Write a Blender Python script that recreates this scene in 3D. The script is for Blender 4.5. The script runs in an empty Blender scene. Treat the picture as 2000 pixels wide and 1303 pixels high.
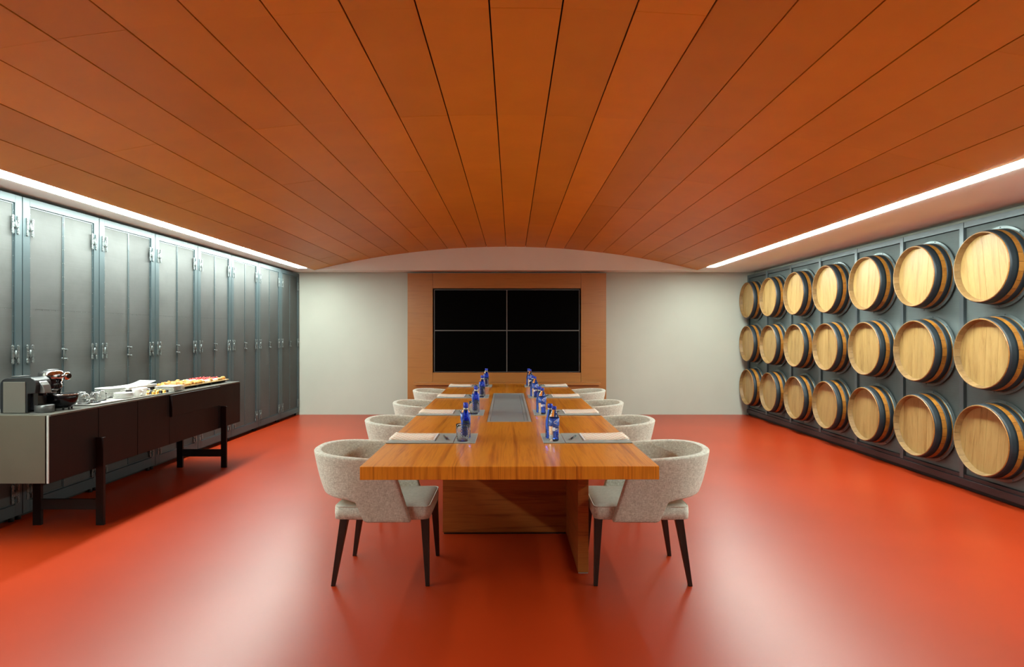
import bpy, bmesh, math, random
from mathutils import Vector, Matrix
PI = math.pi
random.seed(7)
SC = bpy.context.scene
COL = SC.collection

# ------------------------------------------------------------------ camera
cam_d = bpy.data.cameras.new('camera')
cam = bpy.data.objects.new('camera', cam_d); COL.objects.link(cam)
cam_d.sensor_width = 36.0
cam_d.lens = 36.0 * 1150 / 2000
cam.location = (0, 0, 1.4)
cam.rotation_euler = (PI / 2, 0, 0)
cam_d.clip_start = 0.05
SC.camera = cam
# ------------------------------------------------------------------ world, exposure
w = bpy.data.worlds.new('world'); SC.world = w; w.use_nodes = True
w.node_tree.nodes['Background'].inputs[0].default_value = (0.9, 0.95, 1, 1)
w.node_tree.nodes['Background'].inputs[1].default_value = 0.0
STRIP_POWER = 97.0
SC.view_settings.view_transform = 'Standard'
SC.view_settings.look = 'None'
SC.view_settings.exposure = 0.0
SC.view_settings.gamma = 1.0
SC.view_settings.use_curve_mapping = False


# ------------------------------------------------------------------ materials
def new_mat(name):
    m = bpy.data.materials.new(name); m.use_nodes = True
    nt = m.node_tree
    return m, nt, nt.nodes['Principled BSDF']


def N(nt, t, **kw):
    n = nt.nodes.new(t)
    for k, v in kw.items():
        setattr(n, k, v)
    return n


def coords(nt, scale=(1, 1, 1), rnd=True):
    tc = N(nt, 'ShaderNodeTexCoord')
    mp = N(nt, 'ShaderNodeMapping')
    mp.inputs['Scale'].default_value = scale
    if rnd:
        oi = N(nt, 'ShaderNodeObjectInfo')
        ml = N(nt, 'ShaderNodeMath', operation='MULTIPLY'); ml.inputs[1].default_value = 37.0
        nt.links.new(oi.outputs['Random'], ml.inputs[0])
        va = N(nt, 'ShaderNodeVectorMath', operation='ADD')
        nt.links.new(tc.outputs['Object'], va.inputs[0])
        nt.links.new(ml.outputs[0], va.inputs[1])
        nt.links.new(va.outputs[0], mp.inputs[0])
    else:
        nt.links.new(tc.outputs['Object'], mp.inputs[0])
    return mp.outputs[0]


def noise(nt, vec, scale, detail=4, rough=.55, dist=0):
    n = N(nt, 'ShaderNodeTexNoise')
    n.inputs['Scale'].default_value = scale; n.inputs['Detail'].default_value = detail
    n.inputs['Roughness'].default_value = rough; n.inputs['Distortion'].default_value = dist
    nt.links.new(vec, n.inputs['Vector'])
    return n.outputs['Fac']


def ramp(nt, fac, stops):
    r = N(nt, 'ShaderNodeValToRGB')
    e = r.color_ramp.elements
    while len(e) < len(stops):
        e.new(.5)
    for el, (p, c) in zip(e, stops):
        el.position = p; el.color = (c[0], c[1], c[2], 1)
    nt.links.new(fac, r.inputs[0])
    return r.outputs[0]


def bump(nt, b, h, strength, dist=.002):
    n = N(nt, 'ShaderNodeBump'); n.inputs['Strength'].default_value = strength
    n.inputs['Distance'].default_value = dist
    nt.links.new(h, n.inputs['Height']); nt.links.new(n.outputs[0], b.inputs['Normal'])


def vary(nt, col, amt):
    """per-object brightness variation"""
    oi = N(nt, 'ShaderNodeObjectInfo')
    mr = N(nt, 'ShaderNodeMapRange'); mr.inputs['To Min'].default_value = 1 - amt; mr.inputs['To Max'].default_value = 1 + amt
    nt.links.new(oi.outputs['Random'], mr.inputs[0])
    hs = N(nt, 'ShaderNodeHueSaturation')
    nt.links.new(mr.outputs[0], hs.inputs['Value']); nt.links.new(col, hs.inputs['Color'])
    return hs.outputs[0]


def plain(name, c, rough=.5, metal=0, var=0.06, nscale=6, spec=.5, coat=0, obj_var=0, bmp=0, bscale=200):
    m, nt, b = new_mat(name)
    v = coords(nt)
    f = noise(nt, v, nscale, 4)
    lo = [x * (1 - var) for x in c]; hi = [min(1, x * (1 + var)) for x in c]
    col = ramp(nt, f, [(.3, lo), (.7, hi)])
    if obj_var:
        col = vary(nt, col, obj_var)
    nt.links.new(col, b.inputs['Base Color'])
    b.inputs['Roughness'].default_value = rough; b.inputs['Metallic'].default_value = metal
    b.inputs['Specular IOR Level'].default_value = spec
    b.inputs['Coat Weight'].default_value = coat
    b.inputs['Coat Roughness'].default_value = .08
    if bmp:
        bump(nt, b, noise(nt, v, bscale, 2), bmp)
    return m


def wood(name, stops, scale, rough=.35, spec=.5, coat=0, obj_var=.0, nscale=1.0, dist=1.2, fine=.35, coat_r=.1):
    """stretched-noise wood grain; scale = mapping scale (small along the grain)"""
    m, nt, b = new_mat(name)
    v = coords(nt, scale)
    f1 = noise(nt, v, nscale, 6, .6, dist)
    f2 = noise(nt, v, nscale * 7, 4, .6, .4)
    mx = N(nt, 'ShaderNodeMath', operation='MULTIPLY_ADD')
    mx.inputs[1].default_value = fine
    sub = N(nt, 'ShaderNodeMath', operation='SUBTRACT'); sub.inputs[1].default_value = .5
    nt.links.new(f2, sub.inputs[0]); nt.links.new(sub.outputs[0], mx.inputs[0]); nt.links.new(f1, mx.inputs[2])
    col = ramp(nt, mx.outputs[0], stops)
    if obj_var:
        col = vary(nt, col, obj_var)
    nt.links.new(col, b.inputs['Base Color'])
    b.inputs['Roughness'].default_value = rough; b.inputs['Specular IOR Level'].default_value = spec
    b.inputs['Coat Weight'].default_value = coat; b.inputs['Coat Roughness'].default_value = coat_r
    bump(nt, b, f2, .12, .001)
    return m


M = {}
M['wall'] = plain('wall_paint', (.45, .47, .405), .75, var=.03, nscale=1.5)
M['wall_far'] = plain('dim_grey_wall', (.16, .17, .16), .8)
M['soffit'] = plain('soffit_paint', (.84, .88, .83), .7, var=.02, nscale=1.5)
M['floor'] = None
m, nt, b = new_mat('red_resin_floor')
v = coords(nt, rnd=False)
v.node.inputs['Location'].default_value = (3.3, 1.7, 5.37)
f = noise(nt, v, .9, 4, .5, 0)
nt.links.new(ramp(nt, f, [(.3, (.28, .024, .003)), (.7, (.34, .031, .005))]), b.inputs['Base Color'])
b.inputs['Roughness'].default_value = .34; b.inputs['Specular IOR Level'].default_value = .32
b.inputs['Coat Weight'].default_value = .0; b.inputs['Coat Roughness'].default_value = .25
M['floor'] = m
for k_, c_ in enumerate(((.61, .265, .014), (.66, .285, .014), (.56, .24, .013), (.70, .29, .012))):
    M['ceil_panel%d' % k_] = plain('orange_ceiling_panel', c_, .5, var=.05, nscale=2.5, obj_var=.035, spec=.4)
M['black'] = plain('matt_black', (.008, .008, .008), .6)
M['gap'] = plain('dark_backing', (.01, .006, .004), .8)
M['frame_metal'] = plain('blue_grey_painted_steel', (.045, .068, .075), .45, metal=.2, var=.08, nscale=3)
M['rack_metal'] = plain('rack_painted_steel', (.11, .14, .15), .42, metal=.5, var=.08, nscale=3)
M['rack_base'] = plain('rack_brown_plinth', (.035, .024, .026), .5)
M['zinc'] = plain('zinc_hardware', (.15, .175, .175), .4, metal=.6, var=.25, nscale=60)


def mesh_mat(name, c, rough, metal, ov):
    m, nt, b = new_mat(name)
    v = coords(nt)
    f = noise(nt, v, 2.2, 5, .6, .3)
    vb = coords(nt, (1, 1, 60))
    g = noise(nt, vb, 2.0, 2)
    mx = N(nt, 'ShaderNodeMath', operation='MULTIPLY_ADD'); mx.inputs[1].default_value = .25
    nt.links.new(g, mx.inputs[0]); nt.links.new(f, mx.inputs[2])
    col = ramp(nt, mx.outputs[0], [(.4, [x * .8 for x in c]), (.8, [x * 1.22 for x in c])])
    col = vary(nt, col, ov)
    nt.links.new(col, b.inputs['Base Color'])
    b.inputs['Metallic'].default_value = metal; b.inputs['Roughness'].default_value = rough
    # woven wire relief
    vm = coords(nt, (1, 1, 1), False)
    wv = N(nt, 'ShaderNodeTexWave', bands_direction='Z'); wv.inputs['Scale'].default_value = 90
    wy = N(nt, 'ShaderNodeTexWave', bands_direction='Y'); wy.inputs['Scale'].default_value = 90
    nt.links.new(vm, wv.inputs[0]); nt.links.new(vm, wy.inputs[0])
    ad = N(nt, 'ShaderNodeMath', operation='ADD')
    nt.links.new(wv.outputs['Fac'], ad.inputs[0]); nt.links.new(wy.outputs['Fac'], ad.inputs[1])
    bump(nt, b, ad.outputs[0], .35, .002)
    return m


M['mesh_light'] = mesh_mat('woven_wire_mesh', (.052, .056, .054), .6, .1, .22)  # random door tone stands in for leaves reflecting at differing angles
M['mesh_dark'] = mesh_mat('dark_woven_wire_mesh', (.10, .13, .13), .5, .4, .08)
M['table'] = wood('teak_veneer', [(.30, (.44, .115, .009)), (.42, (.66, .215, .015)), (.54, (.86, .33, .026)), (.64, (.74, .26, .018)), (.78, (.46, .125, .009))],
                  (17, .55, .55), rough=.28, coat=.7, dist=1.5, nscale=.9, coat_r=.18)
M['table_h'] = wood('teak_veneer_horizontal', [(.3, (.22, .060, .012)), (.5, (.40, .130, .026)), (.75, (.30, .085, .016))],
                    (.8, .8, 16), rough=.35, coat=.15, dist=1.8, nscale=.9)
M['panel_wood'] = wood('wall_teak_veneer', [(.3, (.32, .125, .028)), (.5, (.38, .155, .036)), (.75, (.34, .135, .03))],
                       (.7, .7, 14), rough=.33, coat=.2, dist=1.5, nscale=.9, coat_r=.25)
M['oak'] = wood('pale_oak', [(.28, (.42, .25, .085)), (.5, (.66, .43, .17)), (.75, (.74, .52, .24))],
                (9, 9, 1.2), rough=.5, obj_var=.10, nscale=1.0, dist=1.2)
M['oak_rim'] = wood('oak_chime', [(.3, (.17, .095, .03)), (.7, (.29, .175, .065))], (5, 5, 5), rough=.5, obj_var=.08)
M['oak_varnish'] = wood('varnished_oak', [(.3, (.20, .070, .010)), (.5, (.34, .135, .018)), (.75, (.40, .185, .03))],
                        (30, 3, 3), rough=.35, obj_var=.09, nscale=1.0)
M['hoop'] = plain('dark_steel_hoop', (.013, .021, .027), .5, metal=.15, var=.2, nscale=12)
M['ring'] = plain('zinc_ring', (.15, .19, .195), .4, metal=.6, var=.2, nscale=8)

m, nt, b = new_mat('beige_linen')
v = coords(nt)
vx = coords(nt, (1, 1, .12)); vz = coords(nt, (.12, .12, 1))
fa = noise(nt, vx, 500, 3, .7); fb = noise(nt, vz, 500, 3, .7)
ad = N(nt, 'ShaderNodeMath', operation='ADD'); nt.links.new(fa, ad.inputs[0]); nt.links.new(fb, ad.inputs[1])
big = noise(nt, v, 70, 4, .7)
a2 = N(nt, 'ShaderNodeMath', operation='MULTIPLY_ADD'); a2.inputs[1].default_value = .5
nt.links.new(big, a2.inputs[0]); nt.links.new(ad.outputs[0], a2.inputs[2])
dv = N(nt, 'ShaderNodeMath', operation='MULTIPLY'); dv.inputs[1].default_value = .4
nt.links.new(a2.outputs[0], dv.inputs[0])
nt.links.new(ramp(nt, dv.outputs[0], [(.36, (.29, .285, .225)), (.5, (.56, .575, .49)), (.62, (.83, .87, .78))]), b.inputs['Base Color'])
b.inputs['Roughness'].default_value = .85; b.inputs['Sheen Weight'].default_value = .15
bump(nt, b, ad.outputs[0], .25, .001)
M['linen'] = m
M['linen_top'] = plain('linen_seat_top', (.46, .49, .42), .8, var=.08, nscale=60, bmp=.1, bscale=500)
M['leg_wood'] = wood('wenge_leg', [(.3, (.010, .006, .005)), (.7, (.030, .018, .014))], (20, 20, 2), rough=.4)
M['cred'] = wood('dark_wenge_front', [(.3, (.006, .003, .0028)), (.7, (.011, .005, .0045))], (.6, 12, .6), rough=.5, spec=.25, fine=.2)
M['cred_end'] = plain('taupe_lacquer', (.085, .078, .057), .4, var=.05, nscale=5, metal=.15)
M['cred_top'] = plain('dark_stone_top', (.10, .098, .085), .3, var=.12, nscale=20)
M['steel'] = plain('stainless_steel', (.22, .23, .23), .38, metal=1, var=.08, nscale=5)
M['chrome'] = plain('chrome', (.5, .5, .5), .12, metal=1, var=.02)
M['gloss_black'] = plain('gloss_black_plastic', (.004, .004, .005), .16, spec=.35)
M['soft_black'] = plain('soft_black_plastic', (.007, .010, .012), .35)
M['gunmetal'] = plain('gunmetal', (.10, .105, .105), .35, metal=.7)
M['grey_plastic'] = plain('grey_satin_plastic', (.095, .093, .078), .4, var=.03)
M['china'] = plain('white_china', (.82, .82, .78), .18, var=.02, coat=.2)
M['paper'] = plain('white_paper', (.85, .84, .82), .7, var=.03)
M['gold'] = plain('gold_foil', (.80, .46, .10), .3, metal=.75, var=.1)
M['caps_black'] = plain('black_foil', (.02, .022, .02), .3, metal=.5)
M['leather'] = plain('grey_leather', (.33, .39, .37), .45, var=.06, nscale=40, bmp=.15, bscale=400)
M['alu'] = plain('brushed_grey_laminate', (.34, .42, .44), .32, metal=.35, var=.05, nscale=4)
M['alu_edge'] = plain('pale_aluminium_edge', (.48, .55, .54), .35, metal=.5, var=.05)
M['screen'] = plain('black_screen_glass', (.001, .001, .001), .5, var=0, spec=.02)
M['bezel'] = plain('grey_bezel', (.16, .155, .145), .4, metal=.3)
M['blue_cap'] = plain('blue_plastic', (.02, .06, .55), .25, var=.05)
M['white_print'] = plain('white_print', (.85, .87, .9), .5, var=0)
M['pastry'] = plain('golden_pastry', (.50, .24, .05), .6, var=.5, nscale=60, obj_var=.35, bmp=.4, bscale=120)
M['cream'] = plain('white_cream', (.85, .80, .70), .5, var=.04)
M['berry'] = plain('red_berry', (.45, .03, .03), .25, var=.2, nscale=60)
M['light_wood'] = wood('pale_serving_board', [(.3, (.45, .30, .12)), (.7, (.62, .45, .2))], (10, 1, 1), rough=.4)


def glass(name, c, rough=0.0, ior=1.45):
    m, nt, b = new_mat(name)
    f = noise(nt, coords(nt), 30, 2)
    nt.links.new(ramp(nt, f, [(.3, [x * .97 for x in c]), (.7, c)]), b.inputs['Base Color'])
    b.inputs['Transmission Weight'].default_value = 1
    b.inputs['Roughness'].default_value = rough; b.inputs['IOR'].default_value = ior
    return m


M['glass'] = glass('clear_glass', (.97, .98, .98))
M['cut_glass'] = glass('cut_glass', (.99, .99, .99), .05, 1.22)
M['water'] = glass('clear_water_bottle', (.93, .96, .99), 0, 1.33)
M['blue_glass'] = glass('cobalt_glass', (.03, .12, .85), 0, 1.38)
M['label_blue'] = plain('blue_label', (.03, .10, .50), .3, var=.25, nscale=40)

m, nt, b = new_mat('strip_light_diffuser')
b.inputs['Emission Color'].default_value = (.90, 1.0, .93, 1)
b.inputs['Emission Strength'].default_value = STRIP_POWER
b.inputs['Base Color'].default_value = (.9, .9, .88, 1)
M['emit'] = m

# printed notepaper: rows of small salmon marks on cream
m, nt, b = new_mat('printed_notepaper')
tc = N(nt, 'ShaderNodeTexCoord'); mp = N(nt, 'ShaderNodeMapping'); mp.inputs['Scale'].default_value = (1, 1, 1)
nt.links.new(tc.outputs['Object'], mp.inputs[0])
bk = N(nt, 'ShaderNodeTexBrick')
bk.inputs['Color1'].default_value = (.78, .30, .16, 1); bk.inputs['Color2'].default_value = (.84, .48, .30, 1)
bk.inputs['Mortar'].default_value = (.86, .88, .76, 1)
bk.inputs['Scale'].default_value = 1; bk.inputs['Brick Width'].default_value = .034
bk.inputs['Row Height'].default_value = .026; bk.inputs['Mortar Size'].default_value = .0075
nt.links.new(mp.outputs[0], bk.inputs['Vector']); nt.links.new(bk.outputs['Color'], b.inputs['Base Color'])
b.inputs['Roughness'].default_value = .6
M['print'] = m


# ------------------------------------------------------------------ mesh helpers
class MB:
    def __init__(s):
        s.bm = bmesh.new(); s.mats = []; s.mi = 0; s.X = Matrix.Identity(4)

    def mat(s, m):
        if m not in s.mats:
            s.mats.append(m)
        s.mi = s.mats.index(m); return s

    def v(s, p):
        return s.bm.verts.new(s.X @ Vector(p))

    def f(s, vs, smooth=False):
        try:
            fc = s.bm.faces.new(vs)
        except ValueError:
            return None
        fc.material_index = s.mi; fc.smooth = smooth
        return fc

    def box(s, a, b):
        (x0, y0, z0), (x1, y1, z1) = a, b
        x0, x1 = min(x0, x1), max(x0, x1); y0, y1 = min(y0, y1), max(y0, y1); z0, z1 = min(z0, z1), max(z0, z1)
        p = [s.v(q) for q in ((x0, y0, z0), (x1, y0, z0), (x1, y1, z0), (x0, y1, z0), (x0, y0, z1), (x1, y0, z1), (x1, y1, z1), (x0, y1, z1))]
        for q in ((0, 3, 2, 1), (4, 5, 6, 7), (0, 1, 5, 4), (1, 2, 6, 5), (2, 3, 7, 6), (3, 0, 4, 7)):
            s.f([p[i] for i in q])
        return s

    def hexa(s, bot, top):
        p = [s.v(q) for q in list(bot) + list(top)]
        for q in ((0, 3, 2, 1), (4, 5, 6, 7), (0, 1, 5, 4), (1, 2, 6, 5), (2, 3, 7, 6), (3, 0, 4, 7)):
            s.f([p[i] for i in q])
        return s

    def prism(s, poly, z0, z1, smooth=False):
        """poly: list of (x, y); extruded along z"""
        n = len(poly)
        a = [s.v((x, y, z0)) for x, y in poly]; b = [s.v((x, y, z1)) for x, y in poly]
        s.f(a[::-1]); s.f(b)
        for i in range(n):
            s.f([a[i], a[(i + 1) % n], b[(i + 1) % n], b[i]], smooth)
        return s

    def lathe(s, prof, seg=24, sx=1, sy=1, c=(0, 0, 0), smooth=True, close=False, sharp=()):
        rings = []
        for r, z in prof:
            if r < 1e-6:
                rings.append([s.v((c[0], c[1], c[2] + z))])
            else:
                rings.append([s.v((c[0] + r * sx * math.cos(2 * PI * i / seg), c[1] + r * sy * math.sin(2 * PI * i / seg), c[2] + z)) for i in range(seg)])
        if close:
            rings.append(rings[0])
        for k in range(len(rings) - 1):
            A, B = rings[k], rings[k + 1]
            for i in range(seg):
                j = (i + 1) % seg
                if len(A) == 1 and len(B) == 1:
                    continue
                if len(A) == 1:
                    s.f([A[0], B[j], B[i]], smooth)
                elif len(B) == 1:
                    s.f([A[i], A[j], B[0]], smooth)
                else:
                    s.f([A[i], A[j], B[j], B[i]], smooth)
        return s

    def cyl(s, p0, p1, r, seg=10, r1=None, smooth=True):
        p0 = Vector(p0); p1 = Vector(p1); r1 = r if r1 is None else r1
        d = (p1 - p0).normalized()
        u = d.orthogonal().normalized(); w_ = d.cross(u)
        A = [s.v(p0 + (u * math.cos(2 * PI * i / seg) + w_ * math.sin(2 * PI * i / seg)) * r) for i in range(seg)]
        B = [s.v(p1 + (u * math.cos(2 * PI * i / seg) + w_ * math.sin(2 * PI * i / seg)) * r1) for i in range(seg)]
        s.f(A[::-1]); s.f(B)
        for i in range(seg):
            s.f([A[i], A[(i + 1) % seg], B[(i + 1) % seg], B[i]], smooth)
        return s

    def tube(s, pts, r, seg=8, closed=False):
        pts = [Vector(p) for p in pts]; n = len(pts); rings = []
        for i, p in enumerate(pts):
            if closed:
                d = pts[(i + 1) % n] - pts[i - 1]
            else:
                d = pts[min(i + 1, n - 1)] - pts[max(i - 1, 0)]
            d.normalize()
            up = Vector((0, 0, 1)) if abs(d.z) < .9 else Vector((0, 1, 0))
            u = d.cross(up).normalized(); w_ = d.cross(u)
            rings.append([s.v(p + (u * math.cos(2 * PI * k / seg) + w_ * math.sin(2 * PI * k / seg)) * r) for k in range(seg)])
        for i in range(n if closed else n - 1):
            A, B = rings[i], rings[(i + 1) % n]
            for k in range(seg):
                s.f([A[k], A[(k + 1) % seg], B[(k + 1) % seg], B[k]], True)
        if not closed:
            s.f(rings[0][::-1]); s.f(rings[-1])
        return s

    def mesh(s, name, m=None):
        bmesh.ops.recalc_face_normals(s.bm, faces=s.bm.faces)
        me = bpy.data.meshes.new(name)
        s.bm.to_mesh(me); s.bm.free()
        for k in (s.mats or [m]):
            me.materials.append(M[k] if isinstance(k, str) else k)
        return me

    def build(s, name, m=None, parent=None, loc=None, bevel=0, seg=2, subsurf=0):
        o = bpy.data.objects.new(name, s.mesh(name, m)); COL.objects.link(o)
        if parent:
            o.parent = parent
        if loc:
            o.location = loc
        if bevel:
            md = o.modifiers.new('bevel', 'BEVEL'); md.width = bevel; md.segments = seg
            md.limit_method = 'ANGLE'; md.angle_limit = math.radians(35)
        if subsurf:
            md = o.modifiers.new('sub', 'SUBSURF'); md.levels = subsurf; md.render_levels = subsurf
        return o


def inst(name, me, parent, loc=(0, 0, 0), rot=(0, 0, 0)):
    o = bpy.data.objects.new(name, me); COL.objects.link(o)
    o.parent = parent; o.location = loc; o.rotation_euler = rot
    return o


def tag(o, label, cat, group=None, kind=None):
    o['label'] = label; o['category'] = cat
    if group:
        o['group'] = group
    if kind:
        o['kind'] = kind
    return o


def thing(name, label, cat, loc=(0, 0, 0), rz=0, group=None):
    o = bpy.data.objects.new(name, None); COL.objects.link(o)
    o.location = loc; o.rotation_euler = (0, 0, rz); o.empty_display_size = .1
    return tag(o, label, cat, group)


def kids(o):
    return [c for c in ALLK.get(o.name, [])]


def dup(root, loc, rz=0, label=None, group=None, scale=None):
    def cp(o, par):
        c = o.copy(); COL.objects.link(c)
        if par:
            c.parent = par
        for ch in list(o.children):
            cp(ch, c)
        return c
    r = cp(root, None)
    r.location = loc; r.rotation_euler = (0, 0, rz)
    if scale:
        r.scale = scale
    if label:
        r['label'] = label
    if group:
        r['group'] = group
    return r


def struct(o, label=None):
    o['kind'] = 'structure'
    if label:
        o['label'] = label
    return o


ORD = ['nearest', 'second', 'third', 'fourth', 'fifth', 'sixth', 'seventh']
# ------------------------------------------------------------------ room shell
XL, XR, YB, YF, ZC = -4.12, 4.20, 10.165, -3.2, 2.455
VC, VH, SAG = -.10, 3.19, .389          # vault centre, half chord, sagitta
VR = (VH * VH + SAG * SAG) / (2 * SAG)
YH = 9.80                                # header face
o = MB().box((XL, YF, -.1), (XR, YB, 0)).build('floor', 'floor'); struct(o, 'glossy red resin floor')
o = MB().box((XL - .1, YB, -.1), (XR + .1, YB + .1, 2.9)).build('wall_back', 'wall'); struct(o, 'off-white far wall behind the screen')
o = MB().box((XL - .1, YF - .1, -.1), (XR + .1, YF, 2.9)).build('wall_front', 'wall_far'); struct(o, 'unseen wall behind the viewpoint, darkened to cut front fill')  # unseen; dark grey chosen so it bounces less fill light forward
o = MB().box((XL - .1, YF, -.1), (XL, YB, 2.9)).build('wall_left', 'wall'); struct(o, 'wall behind the tall mesh cabinets')
o = MB().box((XR, YF, -.1), (XR + .1, YB, 2.9)).build('wall_right', 'wall'); struct(o, 'wall behind the barrel rack')
mb = MB().mat('soffit')
LX0, LX1 = -3.44, -3.30      # left light slot
RX0, RX1 = 3.095, 3.225        # right light slot
LE, RE = 9.48, 9.36          # far ends of the two light slots
vl, vr_ = VC - VH, VC + VH
mb.box((XL, YF, ZC), (LX0, YB, ZC + .12)); mb.box((LX1, YF, ZC), (vl, YB, ZC + .12)); mb.box((LX0, LE, ZC), (LX1, YB, ZC + .12))
mb.box((RX1, YF, ZC), (XR, YB, ZC + .12)); mb.box((vr_, YF, ZC), (RX0, YB, ZC + .12)); mb.box((RX0, RE, ZC), (RX1, YB, ZC + .12))
mb.box((vl, YH, ZC), (vr_, YB, ZC + .04)); mb.box((LX0, YF, ZC), (LX1, .3, ZC + .12)); mb.box((RX0, YF, ZC), (RX1, .3, ZC + .12))
ceil = mb.build('ceiling'); struct(ceil, 'barrel-vaulted ceiling of orange boards with a beige flat border')
# header face under the arc
mb = MB()
n = 48
top, bot = [], []
for i in range(n + 1):
    x = vl + 2 * VH * i / n
    z = ZC + SAG - (VR - math.sqrt(VR * VR - (x - VC) ** 2)) + .03
    top.append((x, z)); bot.append((x, ZC + .001))
for k, y in ((0, YH), (1, YH + .03)):
    pass
A = [mb.v((x, YH - .002, z)) for x, z in top]; B = [mb.v((x, YH - .002, z)) for x, z in bot]
A2 = [mb.v((x, YH + .03, z)) for x, z in top]; B2 = [mb.v((x, YH + .03, z)) for x, z in bot]
for i in range(n):
    mb.f([A[i], A[i + 1], B[i + 1], B[i]]); mb.f([A2[i], A2[i + 1], B2[i + 1], B2[i]])
    mb.f([A[i], A[i + 1], A2[i + 1], A2[i]])
o = mb.build('trim_1', 'soffit'); struct(o, 'beige arched header above the screen wall')
# dark backing of the vault
mb = MB()
th = math.asin(VH / VR)
prev = None
for i in range(41):
    a = -th + 2 * th * i / 40
    p0 = (VC + (VR + .022) * math.sin(a), (VR + .022) * math.cos(a) - VR + ZC + SAG)
    q = [mb.v((p0[0], YF, p0[1])), mb.v((p0[0], YH + .02, p0[1]))]
    if prev:
        mb.f([prev[0], q[0], q[1], prev[1]])
    prev = q
o = mb.build('vault_backing', 'gap', ceil)
# individual vault boards
NB = 20
PL = 1.28
seams = [3.89 + PL * k for k in range(-6, 5)] + [YH]
for i in range(NB):
    a0 = -th + 2 * th * i / NB; a1 = -th + 2 * th * (i + 1) / NB
    g = .004 / VR
    for k in range(len(seams) - 1):
        y0, y1 = max(seams[k], YF) + .0004, seams[k + 1] - .0004
        if k == len(seams) - 2:
            y1 = YH
        mb = MB()
        L = []
        for s_ in range(4):
            a = a0 + g + (a1 - a0 - 2 * g) * s_ / 3
            for rr in (VR, VR + .012):
                L.append((rr * math.sin(a), rr * math.cos(a)))
        am = (a0 + a1) / 2; cx, cz = VR * math.sin(am), VR * math.cos(am)
        for s_ in range(3):
            pts = [L[2 * s_], L[2 * s_ + 2], L[2 * s_ + 3], L[2 * s_ + 1]]
            bt = [(p[0] - cx, y0 - (y0 + y1) / 2, p[1] - cz) for p in pts]
            tp = [(p[0] - cx, y1 - (y0 + y1) / 2, p[1] - cz) for p in pts]
            vs = [mb.v(p) for p in bt] + [mb.v(p) for p in tp]
            for q in ((0, 1, 5, 4), (2, 3, 7, 6), (0, 3, 2, 1), (4, 5, 6, 7)) + (((3, 0, 4, 7),) if s_ == 0 else ()) + (((1, 2, 6, 5),) if s_ == 2 else ()):
                mb.f([vs[j] for j in q])
        bmesh.ops.remove_doubles(mb.bm, verts=mb.bm.verts, dist=1e-5)
        mb.build('ceiling_board', 'ceil_panel%d' % [0, 2, 1, 0, 2, 0, 0, 1, 0, 1, 1, 0, 3, 2, 0, 1, 1, 0, 2, 0][i], ceil, (VC + cx, (y0 + y1) / 2, cz - VR + ZC + SAG + random.uniform(-.0008, .0008)))
# outer lid so no world shows
o = MB().box((XL - .1, YF - .1, 2.9), (XR + .1, YB + .1, 2.95)).build('ceiling_slab', 'wall', ceil)

# strip lights
for nm, x0, x1, ye, lab in (('l', LX0, LX1, LE, 'long glowing recessed strip light in the ceiling above the tall mesh cabinets'),
                            ('r', RX0, RX1, RE, 'long glowing recessed strip light in the ceiling above the barrel wall')):
    YS = .3
    t = thing('strip_light', lab, 'light', ((x0 + x1) / 2, YS, ZC), 0, 'recessed ceiling strip lights')
    hw = (x1 - x0) / 2
    L_ = ye - YS
    MB().box((-hw, .0, .02), (-hw + .004, L_, .06)).box((hw - .004, 0, .02), (hw, L_, .06)).box((-hw, 0, .06), (hw, L_, .065)).build('housing', 'soffit', t)
    MB().box((-hw + .005, .01, -.005), (hw - .005, L_ - .005, .012)).build('diffuser', 'emit', t)

# ------------------------------------------------------------------ screen wall
t = thing('media_wall_panel', 'large wooden wall panel that frames the black video wall', 'panelling', (0, 0, 0))
py = 10.0
PX0, PX1, TX0, TX1, TZ0, TZ1, PT = -1.774, 1.60, -1.345, 1.170, .735, 2.168, 2.425
MB().box((PX0, py, .03), (TX0 - .004, YB - .002, PT)).build('side_panel', 'panel_wood', t)
MB().box((TX1 + .004, py, .03), (PX1, YB - .002, PT)).build('side_panel', 'panel_wood', t)
MB().box((TX0, py, TZ1), (TX1, YB - .002, PT)).build('top_panel', 'panel_wood', t)
MB().box((TX0, py, .03), (TX1, YB - .002, TZ0)).build('bottom_panel', 'panel_wood', t)
MB().box((PX0 + .03, py + .03, 0), (PX1 - .03, YB - .002, .03)).build('plinth', 'black', t)
t = thing('media_shelf', 'long low wooden shelf unit under the black video wall', 'shelf', (-.078, 0, 0))
MB().box((-1.555, 9.74, .545), (1.555, py - .002, .578)).build('shelf_top', 'panel_wood', t, bevel=.002)
MB().box((-1.52, 9.80, .10), (1.52, py - .002, .545)).build('body', 'panel_wood', t)
MB().box((-1.45, 9.86, 0), (1.45, py - .002, .10)).build('plinth', 'black', t)
t = thing('video_wall', 'black video wall of four switched-off screens in the wooden panel', 'screen', (0, 0, 0))
MB().box((TX0 + .002, py + .05, TZ0 + .002), (TX1 - .002, py + .10, TZ1 - .002)).build('mount', 'black', t)
sx0, sx1, sz0, sz1 = TX0 + .022, TX1 - .022, TZ0 + .008, TZ1 - .022
cxm, czm = (sx0 + sx1) / 2, (sz0 + sz1) / 2 + .006
for (a, b2) in ((sx0, cxm), (cxm, sx1)):
    for (c, d) in ((sz0, czm), (czm, sz1)):
        fr = MB().box((a, py + .02, c), (b2, py + .05, d)).build('bezel', 'bezel', t)
        e = .008
        MB().box((a + e, py + .0185, c + e), (b2 - e, py + .022, d - e)).build('display', 'screen', fr)

# ------------------------------------------------------------------ tall mesh cabinets (left)
CW = .82
CH0, CH1 = .05, 2.425
FX = -3.665


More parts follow.
